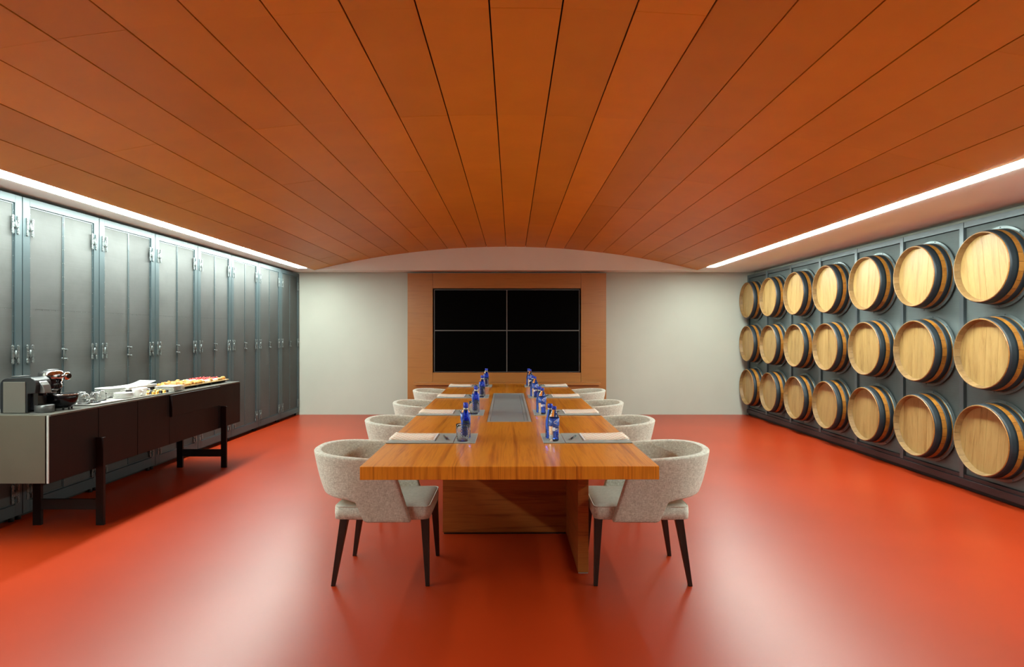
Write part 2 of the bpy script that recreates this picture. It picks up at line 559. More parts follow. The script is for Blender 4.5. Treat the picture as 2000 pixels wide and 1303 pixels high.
def hinge_mesh():
    mb = MB(); mb.X = Matrix.Scale(.87, 4)
    for s_ in (-1, 1):
        y = s_ * .028
        mb.box((0, y - .009, -.055), (.006, y + .009, .055))
        for z in (-.068, -.05, .05, .068):
            mb.cyl((0, y, z), (.0075, y, z), .0125, 8)
        for z in (-.068, -.05, -.02, .02, .05, .068):
            mb.cyl((.006, y, z), (.0105, y, z), .0045, 6)
    mb.box((0, -.02, -.022), (.005, .02, .022))
    mb.cyl((.006, 0, -.035), (.006, 0, .035), .0065, 8)
    return mb.mesh('hinge', 'zinc')


def latch_mesh():
    mb = MB()
    mb.cyl((.004, -.004, -.04), (.004, -.004, .045), .005, 8)
    for z in (-.038, .038):
        mb.cyl((.004, -.022, z), (.004, .026, z - .006), .006, 8)
        mb.cyl((.002, -.022, z), (.014, -.022, z), .008, 8); mb.cyl((.002, .026, z - .006), (.014, .026, z - .006), .008, 8)
    mb.box((0, .006, -.03), (.006, .018, .03))
    return mb.mesh('latch', 'zinc')


HM, LM = hinge_mesh(), latch_mesh()


def make_cabinet():
    t = thing('tall_cabinet', 'x', 'cabinet', (0, 0, 0), 0, 'tall mesh-door cabinets along the left wall')
    g = .004
    MB().box((-.42, g, CH0), (-.045, CW - g, CH1)).build('carcass', 'black', t)
    st = .066
    MB().box((-.04, g, CH0), (0, st, CH1)).build('stile', 'frame_metal', t, bevel=.0015, seg=1)
    MB().box((-.04, CW - st, CH0), (0, CW - g, CH1)).build('stile', 'frame_metal', t, bevel=.0015, seg=1)
    MB().box((-.04, st, CH1 - .058), (0, CW - st, CH1)).build('top_rail', 'frame_metal', t)
    MB().box((-.04, st, CH0), (0, CW - st, CH0 + .085)).build('bottom_rail', 'frame_metal', t)
    z0, z1 = CH0 + .089, CH1 - .062
    ym = CW / 2
    for k, (a, b2) in enumerate(((st + .006, ym - .002), (ym + .002, CW - st - .006))):
        d = bpy.data.objects.new('door', MB().box((-.018, a, z0), (-.012, b2, 1.585)).box((-.018, a, 1.587), (-.012, b2, z1)).mesh('door', 'mesh_light')); COL.objects.link(d); d.parent = t
        e = .008
        MB().box((-.012, a, z0), (-.008, a + e, z1)).box((-.012, b2 - e, z0), (-.008, b2, z1)).box((-.012, a + e, z1 - e), (-.008, b2 - e, z1)).box((-.012, a + e, z0), (-.008, b2 - e, z0 + e)).build('door_frame', 'frame_metal', d)
        mb = MB()
        nz = 20
        for i in range(nz):
            z = z0 + (z1 - z0) * (i + .5) / nz
            for y in (a + .004, b2 - .004):
                mb.box((-.008, y - .0025, z - .0025), (-.005, y + .0025, z + .0025))
        for i in range(4):
            y = a + (b2 - a) * (i + 1) / 5
            mb.box((-.012, y - .003, 1.58), (-.010, y + .003, 1.585))
        sc_ = mb.build('screws', 'zinc', d); sc_['kind'] = 'stuff'
    for z in (2.205, 1.245, .215):
        inst('hinge', HM, t, (0, st - .0, z)); inst('hinge', HM, t, (0, CW - st, z))
    inst('latch', LM, t, (-.006, ym, 1.235))
    for y in (.03, CW - .03):
        MB().cyl((-.06, y, 0), (-.06, y, CH0), .018, 8).build('foot', 'black', t)
    MB().box((-.40, .02, .004), (-.09, CW - .02, CH0)).build('toe_board', 'black', t)
    return t


cab0 = make_cabinet()
edges = [10.15 - CW * (k + 1) for k in range(9)]
for k in range(8, -1, -1):
    idx = k
    lab = ('tall grey mesh double-door cabinet standing against the far white wall corner' if k == 0 else
           'tall grey mesh double-door cabinet, %s cabinet out from the far wall on the left' % ('', 'second', 'third', 'fourth', 'fifth', 'sixth', 'seventh', 'eighth', 'ninth')[k])
    if k == 6:
        lab = 'tall grey mesh double-door cabinet directly behind the chrome-headed coffee machine'
    if k == 7:
        lab = 'tall grey mesh cabinet cut off by the left edge of the photo'
    if k == 8:
        continue
    if k == 7:
        c = cab0; c['label'] = lab
    else:
        c = dup(cab0, (0, 0, 0), 0, lab)
    c.location = (FX, edges[k], 0)
# small depth offsets of the door leaves
rr = random.Random(3)
for ob in bpy.data.objects:
    if ob.name.startswith('door') and not ob.name.startswith('door_frame') and ob.parent:
        ob.location.x += rr.uniform(-.002, .001)

# ------------------------------------------------------------------ barrel rack (right)
RX = 4.06
PW = .816
redge = [10.155, 9.405, 8.59, 7.772, 6.955, 6.138, 5.322, 4.506, 3.69]
t = thing('barrel_rack', 'dark steel wall rack with mesh panels that carries the barrels', 'rack', (0, 0, 0))
for i in range(len(redge)):
    y = redge[i]
    wdt = .048
    y0, y1 = (y - wdt, y) if i == 0 else (y - wdt / 2, y + wdt / 2)
    MB().box((RX, y0, .10), (RX + .05, y1, 2.40)).build('post', 'rack_metal', t, bevel=.002, seg=1)
for i in range(len(redge) - 1):
    y1, y0 = redge[i] - .026, redge[i + 1] + .026
    if i == 0:
        y1 = redge[0] - .05
    MB().box((RX + .028, y0, .135), (RX + .034, y1, 2.345)).build('mesh_panel', 'mesh_dark', t)
    MB().box((RX + .005, y0, 2.35), (RX + .05, y1, 2.40)).build('top_rail', 'rack_metal', t)
    MB().box((RX + .005, y0, .10), (RX + .05, y1, .13)).build('bottom_rail', 'rack_base', t)
MB().box((RX + .06, 3.66, .05), (XR - .002, 10.155, 2.40)).build('backing', 'black', t)
MB().box((RX - .012, 3.66, .035), (RX + .05, 10.155, .098)).build('plinth', 'rack_base', t, bevel=.003, seg=1)
MB().box((RX + .02, 3.66, 0), (XR - .05, 10.155, .035)).build('toe_board', 'black', t)

# barrels: local +z = axis pointing out of the wall to the room
BP, BR0, BR1 = .16, .2925, .313      # protrusion, chime radius, radius at the wall


def brad(d):                         # radius at distance d behind the front rim
    s_ = d / BP
    return BR0 + (BR1 - BR0) * (1 - (1 - min(s_, 1.2)) ** 2) if s_ < 1 else BR1


NS = 26


def stave_mesh():
    mb = MB().mat('oak_rim').mat('oak_varnish')
    ds = [0, .004, .02, .06, .10, .13, .16, .183]
    half = PI / NS * .975
    rows = []
    for d in ds:
        R = brad(d) - (.002 if d == 0 else 0)
        rows.append([(R * math.cos(a), R * math.sin(a), -d) for a in (-half, 0, half)])
    V = [[mb.v(p) for p in r_] for r_ in rows]
    for i in range(len(ds) - 1):
        for j in range(2):
            mb.f([V[i][j], V[i][j + 1], V[i + 1][j + 1], V[i + 1][j]])
    mb.mat('oak_rim')
    ri = []
    for d, th_ in ((0, .007), (.003, .010), (.052, .030)):
        R = brad(d) - th_
        ri.append([mb.v((R * math.cos(a), R * math.sin(a), -d)) for a in (-half, 0, half)])
    for j in range(2):
        mb.f([V[0][j], V[0][j + 1], ri[0][j + 1], ri[0][j]])
        for k in range(2):
            mb.f([ri[k][j], ri[k][j + 1], ri[k + 1][j + 1], ri[k + 1][j]])
    for j in (0, 2):
        mb.f([V[0][j], V[1][j], V[2][j], ri[2][j], ri[1][j], ri[0][j]])
    return mb.mesh('stave')


def hoop_mesh(d0, d1):
    mb = MB()
    pr = []
    for k in range(4):
        d = d0 + (d1 - d0) * k / 3
        pr.append((brad(d) + .0022, -d))
    pr += [(brad(d1) - .001, -d1), (brad(d0) - .001, -d0)]
    mb.lathe(pr, 56, close=True, smooth=False)
    me = None
    for f_ in mb.bm.faces:
        f_.smooth = True
    # rivets
    for k in range(2):
        a = .25 + k * .035
        R = brad((d0 + d1) / 2) + .001
        p = Vector((R * math.cos(a), R * math.sin(a), -(d0 + d1) / 2))
        mb.cyl(p, p * 1.0 + Vector((math.cos(a), math.sin(a), 0)) * .004, .004, 6)
    return mb.mesh('hoop', 'hoop')


def plank_meshes(R, seed):
    r_ = random.Random(seed)
    cuts = [-R]
    n_ = 8
    for i in range(1, n_):
        cuts.append(-R + 2 * R * (i + r_.uniform(-.18, .18)) / n_)
    cuts.append(R)
    res = []
    for i in range(n_):
        a, b2 = cuts[i] + .0006, cuts[i + 1] - .0006
        up, dn = [], []
        for k in range(7):
            x = a + (b2 - a) * k / 6
            h = math.sqrt(max(R * R - x * x, 0))
            up.append((x, h)); dn.append((x, -h))
        poly = dn + up[::-1]
        cx_ = (a + b2) / 2
        poly2 = []
        for p in poly:
            q = (p[0] - cx_, p[1])
            if not poly2 or (abs(q[0] - poly2[-1][0]) + abs(q[1] - poly2[-1][1])) > 1e-5:
                poly2.append(q)
        if abs(poly2[0][0] - poly2[-1][0]) + abs(poly2[0][1] - poly2[-1][1]) < 1e-5:
            poly2.pop()
        res.append((cx_, MB().prism(poly2, -.066, -.050 + r_.uniform(-.0006, .0006)).mesh('head_plank', 'oak_head')))
    return res


# head planks: grain along local y of the barrel
M['oak_head'] = wood('pale_oak_head', [(.25, (.20, .11, .03)), (.42, (.32, .20, .068)), (.6, (.38, .25, .09)), (.8, (.30, .18, .052))],
                     (7, .9, 7), rough=.42, obj_var=.06, nscale=1.6, dist=1.0)
SM = stave_mesh()
H1, H2 = hoop_mesh(.006, .066), hoop_mesh(.106, .150)
H1b = hoop_mesh(.010, .058)
PLS = [plank_meshes(brad(.052) - .0302, s_) for s_ in (1, 2, 3)]
mbr = MB().lathe([(BR1 + .006, -.172), (BR1 + .006, -.166), (BR1 + .027, -.166), (BR1 + .027, -.172)], 56, close=True, smooth=False)
mbr.lathe([(BR1 + .003, -.175), (BR1 + .003, -.158), (BR1 + .006, -.158), (BR1 + .006, -.175)], 56, close=True, smooth=True)
for k in range(10):
    a = 2 * PI * (k + .3) / 10
    x, y = (BR1 + .0165) * math.cos(a), (BR1 + .0165) * math.sin(a)
    mbr.cyl((x, y, -.166), (x, y, -.160), .006, 6)
RINGM = mbr.mesh('mounting_ring', 'ring')
BACKM = MB().prism([(.3 * math.cos(2 * PI * i / 32), .3 * math.sin(2 * PI * i / 32)) for i in range(32)], -.16, -.12).mesh('inner_back', 'black')
bys = [9.81, 8.995, 8.175, 7.36, 6.547, 5.73, 4.915]
bzs = [.507, 1.232, 1.955]
rown = ['bottom', 'middle', 'top']
coln = ['column beside the far white wall', 'second column out from the far wall', 'third column out from the far wall',
        'middle column of the seven', 'third column in from the right photo edge', 'second column in from the right photo edge',
        'column cut by the right photo edge']
rb = random.Random(11)
for ci, by in enumerate(bys):
    for ri_, bz in enumerate(bzs):
        t = thing('wine_barrel', 'dark-hooped oak barrel, %s row, %s' % (rown[ri_], coln[ci]), 'barrel', (RX - .16 + rb.uniform(-.004, .004), by, bz), 0, 'wine barrels mounted on the right wall')
        roll = rb.uniform(-.12, .12)
        # local z -> -X world (towards the room), local y -> world z
        Rm = Matrix(((0, 0, -1), (-1, 0, 0), (0, 1, 0))).to_4x4()
        t.rotation_euler = (Rm @ Matrix.Rotation(roll, 4, 'Z')).to_euler()
        off = rb.uniform(0, 2 * PI / NS)
        for k in range(NS):
            inst('stave', SM, t, (0, 0, 0), (0, 0, off + 2 * PI * k / NS))
        for cx_, me in PLS[rb.randrange(3)]:
            inst('head_plank', me, t, (cx_, 0, 0))
        inst('hoop', H1b if (ci == 0 and ri_ == 0) else H1, t, (0, 0, 0), (0, 0, rb.uniform(0, 6)))
        inst('hoop', H2, t, (0, 0, 0), (0, 0, rb.uniform(0, 6)))
        inst('mounting_ring', RINGM, t)

# ------------------------------------------------------------------ table
TROT = .008
TX, TY0, TL, TW, TZ = -.0105, 2.81, 4.60, 1.43, .765


def T(u, v_, z=0):
    """table frame: u across from the centre line, v back from the near edge"""
    return Vector((TX + u * math.cos(TROT) - v_ * math.sin(TROT), TY0 + u * math.sin(TROT) + v_ * math.cos(TROT), TZ + z))


t = thing('conference_table', 'long wooden boardroom table with thick top on panel pedestals', 'table', (TX, TY0, 0), TROT)
hw = TW / 2
TT = .0635
ix0, ix1, iy0, iy1 = -.160, .165, 1.42, 3.44
mb = MB()
# top as one slab with a rectangular opening for the cable hatch
xs = [-hw, ix0, ix1, hw]; ys = [0, iy0, iy1, TL]
G = {}
for k, z in enumerate((TZ - TT, TZ)):
    for i, x in enumerate(xs):
        for j, y in enumerate(ys):
            G[(i, j, k)] = mb.v((x, y, z))
for k in (0, 1):
    for i in range(3):
        for j in range(3):
            if i == 1 and j == 1:
                continue
            mb.f([G[(i, j, k)], G[(i + 1, j, k)], G[(i + 1, j + 1, k)], G[(i, j + 1, k)]])
for i in range(3):
    for j in (0, 3):
        mb.f([G[(i, j, 0)], G[(i + 1, j, 0)], G[(i + 1, j, 1)], G[(i, j, 1)]])
        mb.f([G[(j, i, 0)], G[(j, i + 1, 0)], G[(j, i + 1, 1)], G[(j, i, 1)]])
for a, b2 in (((1, 1), (2, 1)), ((2, 1), (2, 2)), ((2, 2), (1, 2)), ((1, 2), (1, 1))):
    mb.f([G[a + (0,)], G[b2 + (0,)], G[b2 + (1,)], G[a + (1,)]])
mb.build('tabletop', 'table', t, bevel=.002)
mb = MB()
e = .003
bw = .022
mb.box((ix0 + e, iy0 + e, TZ - .03), (ix0 + bw, iy1 - e, TZ + .001)).box((ix1 - bw, iy0 + e, TZ - .03), (ix1 - e, iy1 - e, TZ + .001))
mb.box((ix0 + bw, iy0 + e, TZ - .03), (ix1 - bw, iy0 + bw, TZ + .001)).box((ix0 + bw, iy1 - bw, TZ - .03), (ix1 - bw, iy1 - e, TZ + .001))
h = mb.build('cable_hatch', 'alu_edge', t); h['label'] = 'pale aluminium frame of the cable hatch'
ny = 4
for k in range(ny):
    a = iy0 + bw + .001 + (iy1 - iy0 - 2 * bw) * k / ny
    b2 = iy0 + bw - .001 + (iy1 - iy0 - 2 * bw) * (k + 1) / ny
    MB().box((ix0 + bw + .001, a, TZ - .02), (ix1 - bw - .001 - .03, b2, TZ - .002)).build('hatch_lid', 'alu', h)
MB().box((ix1 - bw - .029, iy0 + bw, TZ - .02), (ix1 - bw - .001, iy1 - bw, TZ - .003)).build('brush_strip', 'alu', h)
zb = TZ - TT - .001
for (flip, yo) in ((1, 1.30), (-1, TL - 1.30)):
    # cross panel, plus a deep side panel at one end
    def fl(a, b2):
        return ((a[0] * flip, yo + a[1] * flip, a[2]), (b2[0] * flip, yo + b2[1] * flip, b2[2]))
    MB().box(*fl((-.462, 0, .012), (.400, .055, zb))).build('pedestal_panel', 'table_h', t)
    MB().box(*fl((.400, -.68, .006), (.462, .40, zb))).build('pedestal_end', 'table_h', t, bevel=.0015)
    MB().box(*fl((-.455, .005, 0), (.395, .05, .012))).build('base_strip', 'black', t)
    MB().box(*fl((.403, -.677, 0), (.459, .397, .006))).build('base_strip', 'alu_edge', t)
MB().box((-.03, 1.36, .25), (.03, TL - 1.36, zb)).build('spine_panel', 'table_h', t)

# ------------------------------------------------------------------ chairs


def make_chair():
    t = thing('tub_chair', 'x', 'chair', (0, 0, 0), 0, 'linen tub chairs around the table')
    # ---- shell
    def A_(z): return .185 + min(1, max(0, (z - .46)) / .28) ** .5 * .107
    def B_(z): return .262 + (z - .37) / .36 * .026
    def xf(z): return .167 - (z - .377) / .323 * .10
    NR = 9
    cols = []
    for a in (0, .2, .4, .6, .8, .92, 1.0):
        cols.append(('arm', a))
    cols.append(('j', 0))
    NA = 22
    for k in range(1, NA):
        cols.append(('c', k / NA))
    cols.append(('j2', 0))
    for a in (1.0, .92, .8, .6, .4, .2, 0):
        cols.append(('arm2', a))

    def plan(c, z, off):
        kd, a = c
        A, B = A_(z) - off, B_(z) - off
        if kd.startswith('arm'):
            x = xf(z) * (1 - a) + (-.085) * a
            tp = 1 - .03 * (1 - a)
            return x, (B * tp) * (1 if kd == 'arm' else -1)
        if kd == 'j':
            return -.13, B
        if kd == 'j2':
            return -.13, -B
        an = PI / 2 * 0 + PI * a
        ex = 2 / 2.35
        cc, ss = math.cos(an), math.sin(an)
        return -.13 - A * (abs(ss) ** ex), B * (abs(cc) ** ex) * (1 if cc >= 0 else -1)

    def zt(x):     # rim height
        s_ = min(1, max(0, (.07 - x) / .48))
        return .700 + .038 * s_ ** .8

    def zbm(c):
        if c[0].startswith('arm'):
            return .358 if c[1] < .999 else .366
        return .472 + (.030 * math.sin(PI * c[1]) ** .5 if c[0] == 'c' else 0)

    mb = MB()
    grids = []
    for off in (0, .044):
        g = []
        for c in cols:
            zb_ = zbm(c)
            xt, _ = plan(c, .72, off)
            zt_ = zt(xt) - (0.0)
            col = []
            for r_ in range(NR):
                z = zb_ + (zt_ - zb_) * r_ / (NR - 1)
                x, y = plan(c, z, off if r_ < NR - 1 else off)
                col.append(mb.v((x, y, z)))
            g.append(col)
        grids.append(g)
    O, I = grids
    nc = len(cols)
    for i in range(nc - 1):
        for r_ in range(NR - 1):
            mb.f([O[i][r_], O[i + 1][r_], O[i + 1][r_ + 1], O[i][r_ + 1]], True)
            mb.f([I[i][r_], I[i][r_ + 1], I[i + 1][r_ + 1], I[i + 1][r_]], True)
        mb.f([O[i][-1], O[i + 1][-1], I[i + 1][-1], I[i][-1]], True)
        mb.f([O[i][0], I[i][0], I[i + 1][0], O[i + 1][0]], True)
    for i in (0, nc - 1):
        for r_ in range(NR - 1):
            mb.f([O[i][r_], O[i][r_ + 1], I[i][r_ + 1], I[i][r_]], True)
    mb.build('backrest', 'linen', t, bevel=.011, seg=3)
    # ---- seat
    mb = MB()
    W2 = .222

    def rr_poly(x0, x1, y0, y1, r_):
        p = []
        for cx_, cy_, a0 in ((x1 - r_, y1 - r_, 0), (x0 + r_, y1 - r_, 90), (x0 + r_, y0 + r_, 180), (x1 - r_, y0 + r_, 270)):
            for k in range(5):
                a = math.radians(a0 + k * 22.5)
                p.append((cx_ + r_ * math.cos(a), cy_ + r_ * math.sin(a)))
        return p
    outer = rr_poly(-.262, .272, -W2, W2, .035)
    lv = []
    for (ins, z) in ((.012, .362), (.002, .368), (0, .40), (.002, .434), (.012, .442), (.05, .450), (.12, .456)):
        p = rr_poly(-.262 + ins, .272 - ins, -W2 + ins, W2 - ins, max(.035 - ins * .3, .01))
        lv.append([mb.v((x, y, z)) for x, y in p])
    n_ = len(lv[0])
    mb.mat('linen').mat('linen_top').mat('linen')
    for k in range(len(lv) - 1):
        if k >= 3:
            mb.mat('linen_top')
        for i in range(n_):
            mb.f([lv[k][i], lv[k][(i + 1) % n_], lv[k + 1][(i + 1) % n_], lv[k + 1][i]], True)
    mb.f(lv[-1]); mb.mat('linen'); mb.f(lv[0][::-1])
    se = mb.build('seat', None, t)
    p = rr_poly(-.256, .270, -W2 + .003, W2 - .003, .033)
    MB().tube([(x, y, .437) for x, y in p], .0035, 6, closed=True).build('piping', 'linen', se)
    for sx in (1, -1):
        for sy in (1, -1):
            tx, bx = (.244, .262) if sx > 0 else (-.205, -.262)
            ty, by_ = sy * .196, sy * .222
            a, c = .022, .011
            MB().hexa([(bx - c, by_ - c, 0), (bx + c, by_ - c, 0), (bx + c, by_ + c, 0), (bx - c, by_ + c, 0)],
                      [(tx - a, ty - a, .368), (tx + a, ty - a, .368), (tx + a, ty + a, .368), (tx - a, ty + a, .368)]).build('leg', 'leg_wood', t, bevel=.002, seg=1)
    return t


ch0 = make_chair()
CY = [3.49, 4.62, 5.76, 6.98]
CXL = [-.730, -.722, -.738, -.75]
CXR = [.728, .69, .665, .685]
first = True
for k in range(4):
    for side in (0, 1):
        lab = ['beige linen tub chair, nearest the viewer on the left side of the table',
               'beige linen tub chair, second back on the left side of the table',
               'beige linen tub chair, third back on the left side of the table',
               'beige linen tub chair, farthest on the left side, by the screen shelf',
               'beige linen tub chair, nearest the viewer on the right side of the table',
               'beige linen tub chair, second back on the right side of the table',
               'beige linen tub chair, third back on the right side of the table',
               'beige linen tub chair, farthest on the right side, by the screen shelf'][k + 4 * side]
        x = (CXL, CXR)[side][k]; rz = 0 if side == 0 else PI
        if first:
            ch0.location = (x, CY[k], 0); ch0['label'] = lab; first = False
        else:
            dup(ch0, (x, CY[k], 0), rz + random.uniform(-.01, .01), lab)

# ------------------------------------------------------------------ table settings
def bottle_profile(h, r, neck):
    return [(0, 0), (r * .85, 0), (r, .006), (r, h * .44), (r * .93, h * .52), (r * .72, h * .63), (neck * 1.15, h * .78), (neck, h * .85), (neck, h * .93), (0, h * .93)]


def patch(mb, R, a0, a1, z0, z1, n_=6, slant=0):
    for i in range(n_):
        b0, b1 = a0 + (a1 - a0) * i / n_, a0 + (a1 - a0) * (i + 1) / n_
        s0, s1 = slant * i / n_, slant * (i + 1) / n_
        q = []
        for rr_ in (R, R + .0006):
            for (a, z) in ((b0, z0 + s0), (b1, z0 + s1), (b1, z1 + s1), (b0, z1 + s0)):
                q.append((rr_ * math.cos(a), rr_ * math.sin(a), z))
        mb.hexa(q[:4], q[4:])


def make_blue():
    t = thing('glass_bottle', 'x', 'bottle', (0, 0, 0), 0, 'cobalt blue glass bottles on the table')
    MB().lathe(bottle_profile(.207, .0285, .0125), 24).build('body', 'blue_glass', t)
    MB().lathe([(.0128, .172), (.0134, .172), (.0134, .181), (.0128, .181)], 20, close=True).build('neck_band', 'alu_edge', t)
    MB().lathe([(.0126, .183), (.0155, .184), (.0155, .203), (.012, .207), (0, .207)], 20).build('cap', 'blue_cap', t)
    mb = MB(); patch(mb, .0286, math.radians(-46), math.radians(-26), .05, .066)
    mb.build('label', 'white_print', t)
    return t


def make_clear():
    t = thing('water_bottle', 'x', 'bottle', (0, 0, 0), 0, 'clear water bottles with blue labels')
    prof = [(0, 0), (.024, 0), (.029, .005), (.030, .02), (.0285, .03), (.030, .04), (.030, .085), (.0295, .09), (.031, .096), (.0305, .135), (.026, .152), (.017, .170), (.0125, .180), (.0125, .186), (0, .186)]
    bd = MB().lathe(prof, 24).build('body', 'water', t)
    mb = MB().lathe([(.0298, .089), (.0302, .089), (.0315, .097), (.0310, .135), (.0306, .135), (.0311, .097)], 24, close=True)
    lb = mb.build('label', 'label_blue', t)
    mb = MB()
    patch(mb, .0317, math.radians(-98), math.radians(-60), .1125, .1165, 8, .014)
    patch(mb, .0317, math.radians(-98), math.radians(-66), .1095, .1125, 8, -.008)
    mb.build('logo_mark', 'white_print', lb)
    mb = MB()
    patch(mb, .0302, math.radians(-122), math.radians(-52), .070, .076, 8)
    patch(mb, .0302, math.radians(-122), math.radians(-52), .062, .0635, 8)
    mb.build('label_lines', 'white_print', lb)
    MB().lathe([(.013, .184), (.0145, .184), (.0145, .199), (.0125, .2025), (0, .2025)], 20).build('cap', 'blue_cap', t)
    return t


def make_tumbler():
    t = thing('tumbler', 'x', 'glass', (0, 0, 0), 0, 'cut-glass tumblers on the table')
    mb = MB(); seg = 28
    rings = []
    zs = [0, .006] + [.012 + .0085 * k for k in range(9)] + [.086, .098]
    for i, z in enumerate(zs):
        base = .036 + .005 * z / .098
        ring = []
        for k in range(seg):
            d = 0
            if 2 <= i <= 10:
                d = .0010 if (k + i) % 2 == 0 else -.0008
            a = 2 * PI * k / seg
            ring.append(mb.v(((base + d - (.002 if i == 0 else 0)) * math.cos(a), (base + d - (.002 if i == 0 else 0)) * math.sin(a), z)))
        rings.append(ring)
    for (r_, z) in ((.0385, .098), (.0375, .06), (.0355, .014), (.030, .010)):
        rings.append([mb.v((r_ * math.cos(2 * PI * k / seg), r_ * math.sin(2 * PI * k / seg), z)) for k in range(seg)])
    for i in range(len(rings) - 1):
        for k in range(seg):
            j = (k + 1) % seg
            a, b2, c, d = rings[i][k], rings[i][j], rings[i + 1][j], rings[i + 1][k]
            if 2 <= i < 10:
                if (k + i) % 2 == 0:
                    mb.f([a, b2, c]); mb.f([a, c, d])
                else:
                    mb.f([a, b2, d]); mb.f([b2, c, d])
            else:
                mb.f([a, b2, c, d], True)
    mb.f(rings[0][::-1]); mb.f(rings[-1])
    mb.build('body', 'cut_glass', t)
    return t


def make_mat_():
    t = thing('drink_mat', 'x', 'mat', (0, 0, 0), 0, 'grey leather drink mats')
    MB().box((-.0625, -.16, 0), (.0625, .16, .005)).build('mat_sheet', 'leather', t, bevel=.0015, seg=1)
    MB().box((-.0615, -.159, -.0), (.0615, .159, .0012)).build('backing', 'black', t)
    return t


def make_pad():
    t = thing('desk_pad', 'x', 'desk pad', (0, 0, 0), 0, 'grey leather desk pads')
    MB().box((-.193, -.16, .001), (.193, .16, .006)).build('pad_sheet', 'leather', t, bevel=.0015, seg=1)
    MB().box((-.192, -.159, 0), (.192, .159, .0015)).build('backing', 'black', t)
    return t


def make_paper():
    t = thing('notepad', 'x', 'notepad', (0, 0, 0), 0, 'printed notepads on the desk pads')
    MB().box((-.133, -.118, 0), (.133, .118, .004)).build('pages', 'paper', t)
    # slightly curled cover sheet
    mb = MB(); nx = 12
    A = []
    for i in range(nx + 1):
        x = -.133 + .266 * i / nx
        z = .0045 + .007 * max(0, (i / nx - .55) / .45) ** 2
        A.append([mb.v((x, -.118, z)), mb.v((x, .118, z)), mb.v((x, .118, z + .0005)), mb.v((x, -.118, z + .0005))])
    for i in range(nx):
        for q in range(4):
            mb.f([A[i][q], A[i + 1][q], A[i + 1][(q + 1) % 4], A[i][(q + 1) % 4]], True)
    mb.f(A[0]); mb.f(A[-1])
    mb.build('cover_sheet', 'print', t)
    MB().box((.127, -.118, .0048), (.134, .118, .0056)).build('margin', 'paper', t).location = (-.2605, 0, 0)
    return t


def make_pen():
    t = thing('pen', 'x', 'pen', (0, 0, 0), 0, 'black pens on the desk pads')
    MB().cyl((0, -.062, .005), (0, .06, .005), .0048, 10).build('barrel', 'gloss_black', t)
    MB().cyl((0, -.074, .005), (0, -.062, .005), .0012, 8, .0045).build('tip', 'chrome', t)
    MB().box((-.0012, .01, .0096), (.0012, .055, .0112)).cyl((0, .06, .005), (0, .068, .005), .003, 8).build('clip', 'chrome', t)
    return t


protos = {}


def place(kind, maker, loc, rz, label):
    if kind not in protos:
        protos[kind] = maker(); o_ = protos[kind]
        o_.location = loc; o_.rotation_euler = (0, 0, rz); o_['label'] = label
        return o_
    return dup(protos[kind], loc, rz, label)


SV = [.587, 1.74, 2.96, 4.145]
SV = [.747, 1.90, 3.12, 4.305]
rowl = ['nearest place', 'second place back', 'third place back', 'farthest place']
for k in range(4):
    v0 = SV[k]
    for sd, sn in ((-1, 'left'), (1, 'right')):
        L_ = '%s on the table\'s %s side' % (rowl[k], sn)
        rz = TROT if sd < 0 else TROT + PI
        place('pad', make_pad, T(sd * .519, v0), rz, 'grey leather desk pad under the notepad, ' + L_)
        place('mat', make_mat_, T(sd * .260, v0), rz, 'small grey leather mat under the drinks, ' + L_)
        place('paper', make_paper, T(sd * .574, v0 + .012, .0062), TROT if sd > 0 else TROT + PI,
              'notepad with a pale red print, ' + L_)
        place('pen', make_pen, T(sd * .385, v0 - .02, .0062), TROT + (.25 if sd < 0 else -.35), 'black pen beside the notepad, ' + L_)
        if sd < 0:
            place('tumbler', make_tumbler, T(-.272, v0 - .098, .0052), TROT, 'patterned glass tumbler before the blue bottle, ' + L_)
            place('blue', make_blue, T(-.262, v0 - .005, .0052), TROT, 'cobalt blue glass bottle behind the tumbler, ' + L_)
            place('clear', make_clear, T(-.270, v0 + .085, .0052), TROT, 'clear water bottle hidden behind the blue one, ' + L_)
        else:
            place('clear', make_clear, T(.262, v0 - .105, .0052), TROT, 'clear water bottle with a blue label, ' + L_)
            place('blue', make_blue, T(.246, v0 - .01, .0052), TROT, 'cobalt blue glass bottle behind the clear bottle, ' + L_)

# ------------------------------------------------------------------ credenza
CX0, CX1, CZ0, CZ1 = -3.50, -3.04, .415, .865
ys_ = [3.863, 4.327, 4.78, 5.226, 6.10, 6.584]
t = thing('credenza', 'long low dark sideboard with taupe end set along the cabinets', 'sideboard', (0, 0, 0))
MB().box((CX0, ys_[0] + .02, CZ0), (CX1 - .022, ys_[-1], CZ1 - .012)).build('carcass', 'cred', t)
MB().box((CX0 - .12, ys_[0], CZ0), (CX1 - .024, ys_[0] + .018, CZ1 - .004)).build('end_panel', 'cred_end', t, bevel=.001)['label'] = 'taupe end panel'
MB().box((CX0 - .12, ys_[0] + .0185, CZ1 - .012), (CX1 - .001, ys_[-1], CZ1)).build('top', 'cred_top', t, bevel=.001)
MB().box((CX1 - .012, ys_[0] - .002, CZ0), (CX1, ys_[0] + .004, CZ1 - .004)).build('edge_strip', 'alu_edge', t)
MB().box((CX0 - .12, ys_[0] + .02, CZ0), (CX0, ys_[-1], CZ1 - .013)).build('back_box', 'cred', t)
for i, (a, b2) in enumerate(((0, 1), (1, 2), (2, 3), (4, 5))):
    MB().box((CX1 - .02, ys_[a] + .0045, CZ0), (CX1, ys_[b2] - .0015, CZ1 - .014)).build('door', 'cred', t, bevel=.001, seg=1)
MB().box((CX1 - .02, ys_[3] + .006, CZ0 + .245), (CX1 + .022, ys_[4] - .0015, CZ1 - .014)).build('drawer', 'cred', t, bevel=.001, seg=1)
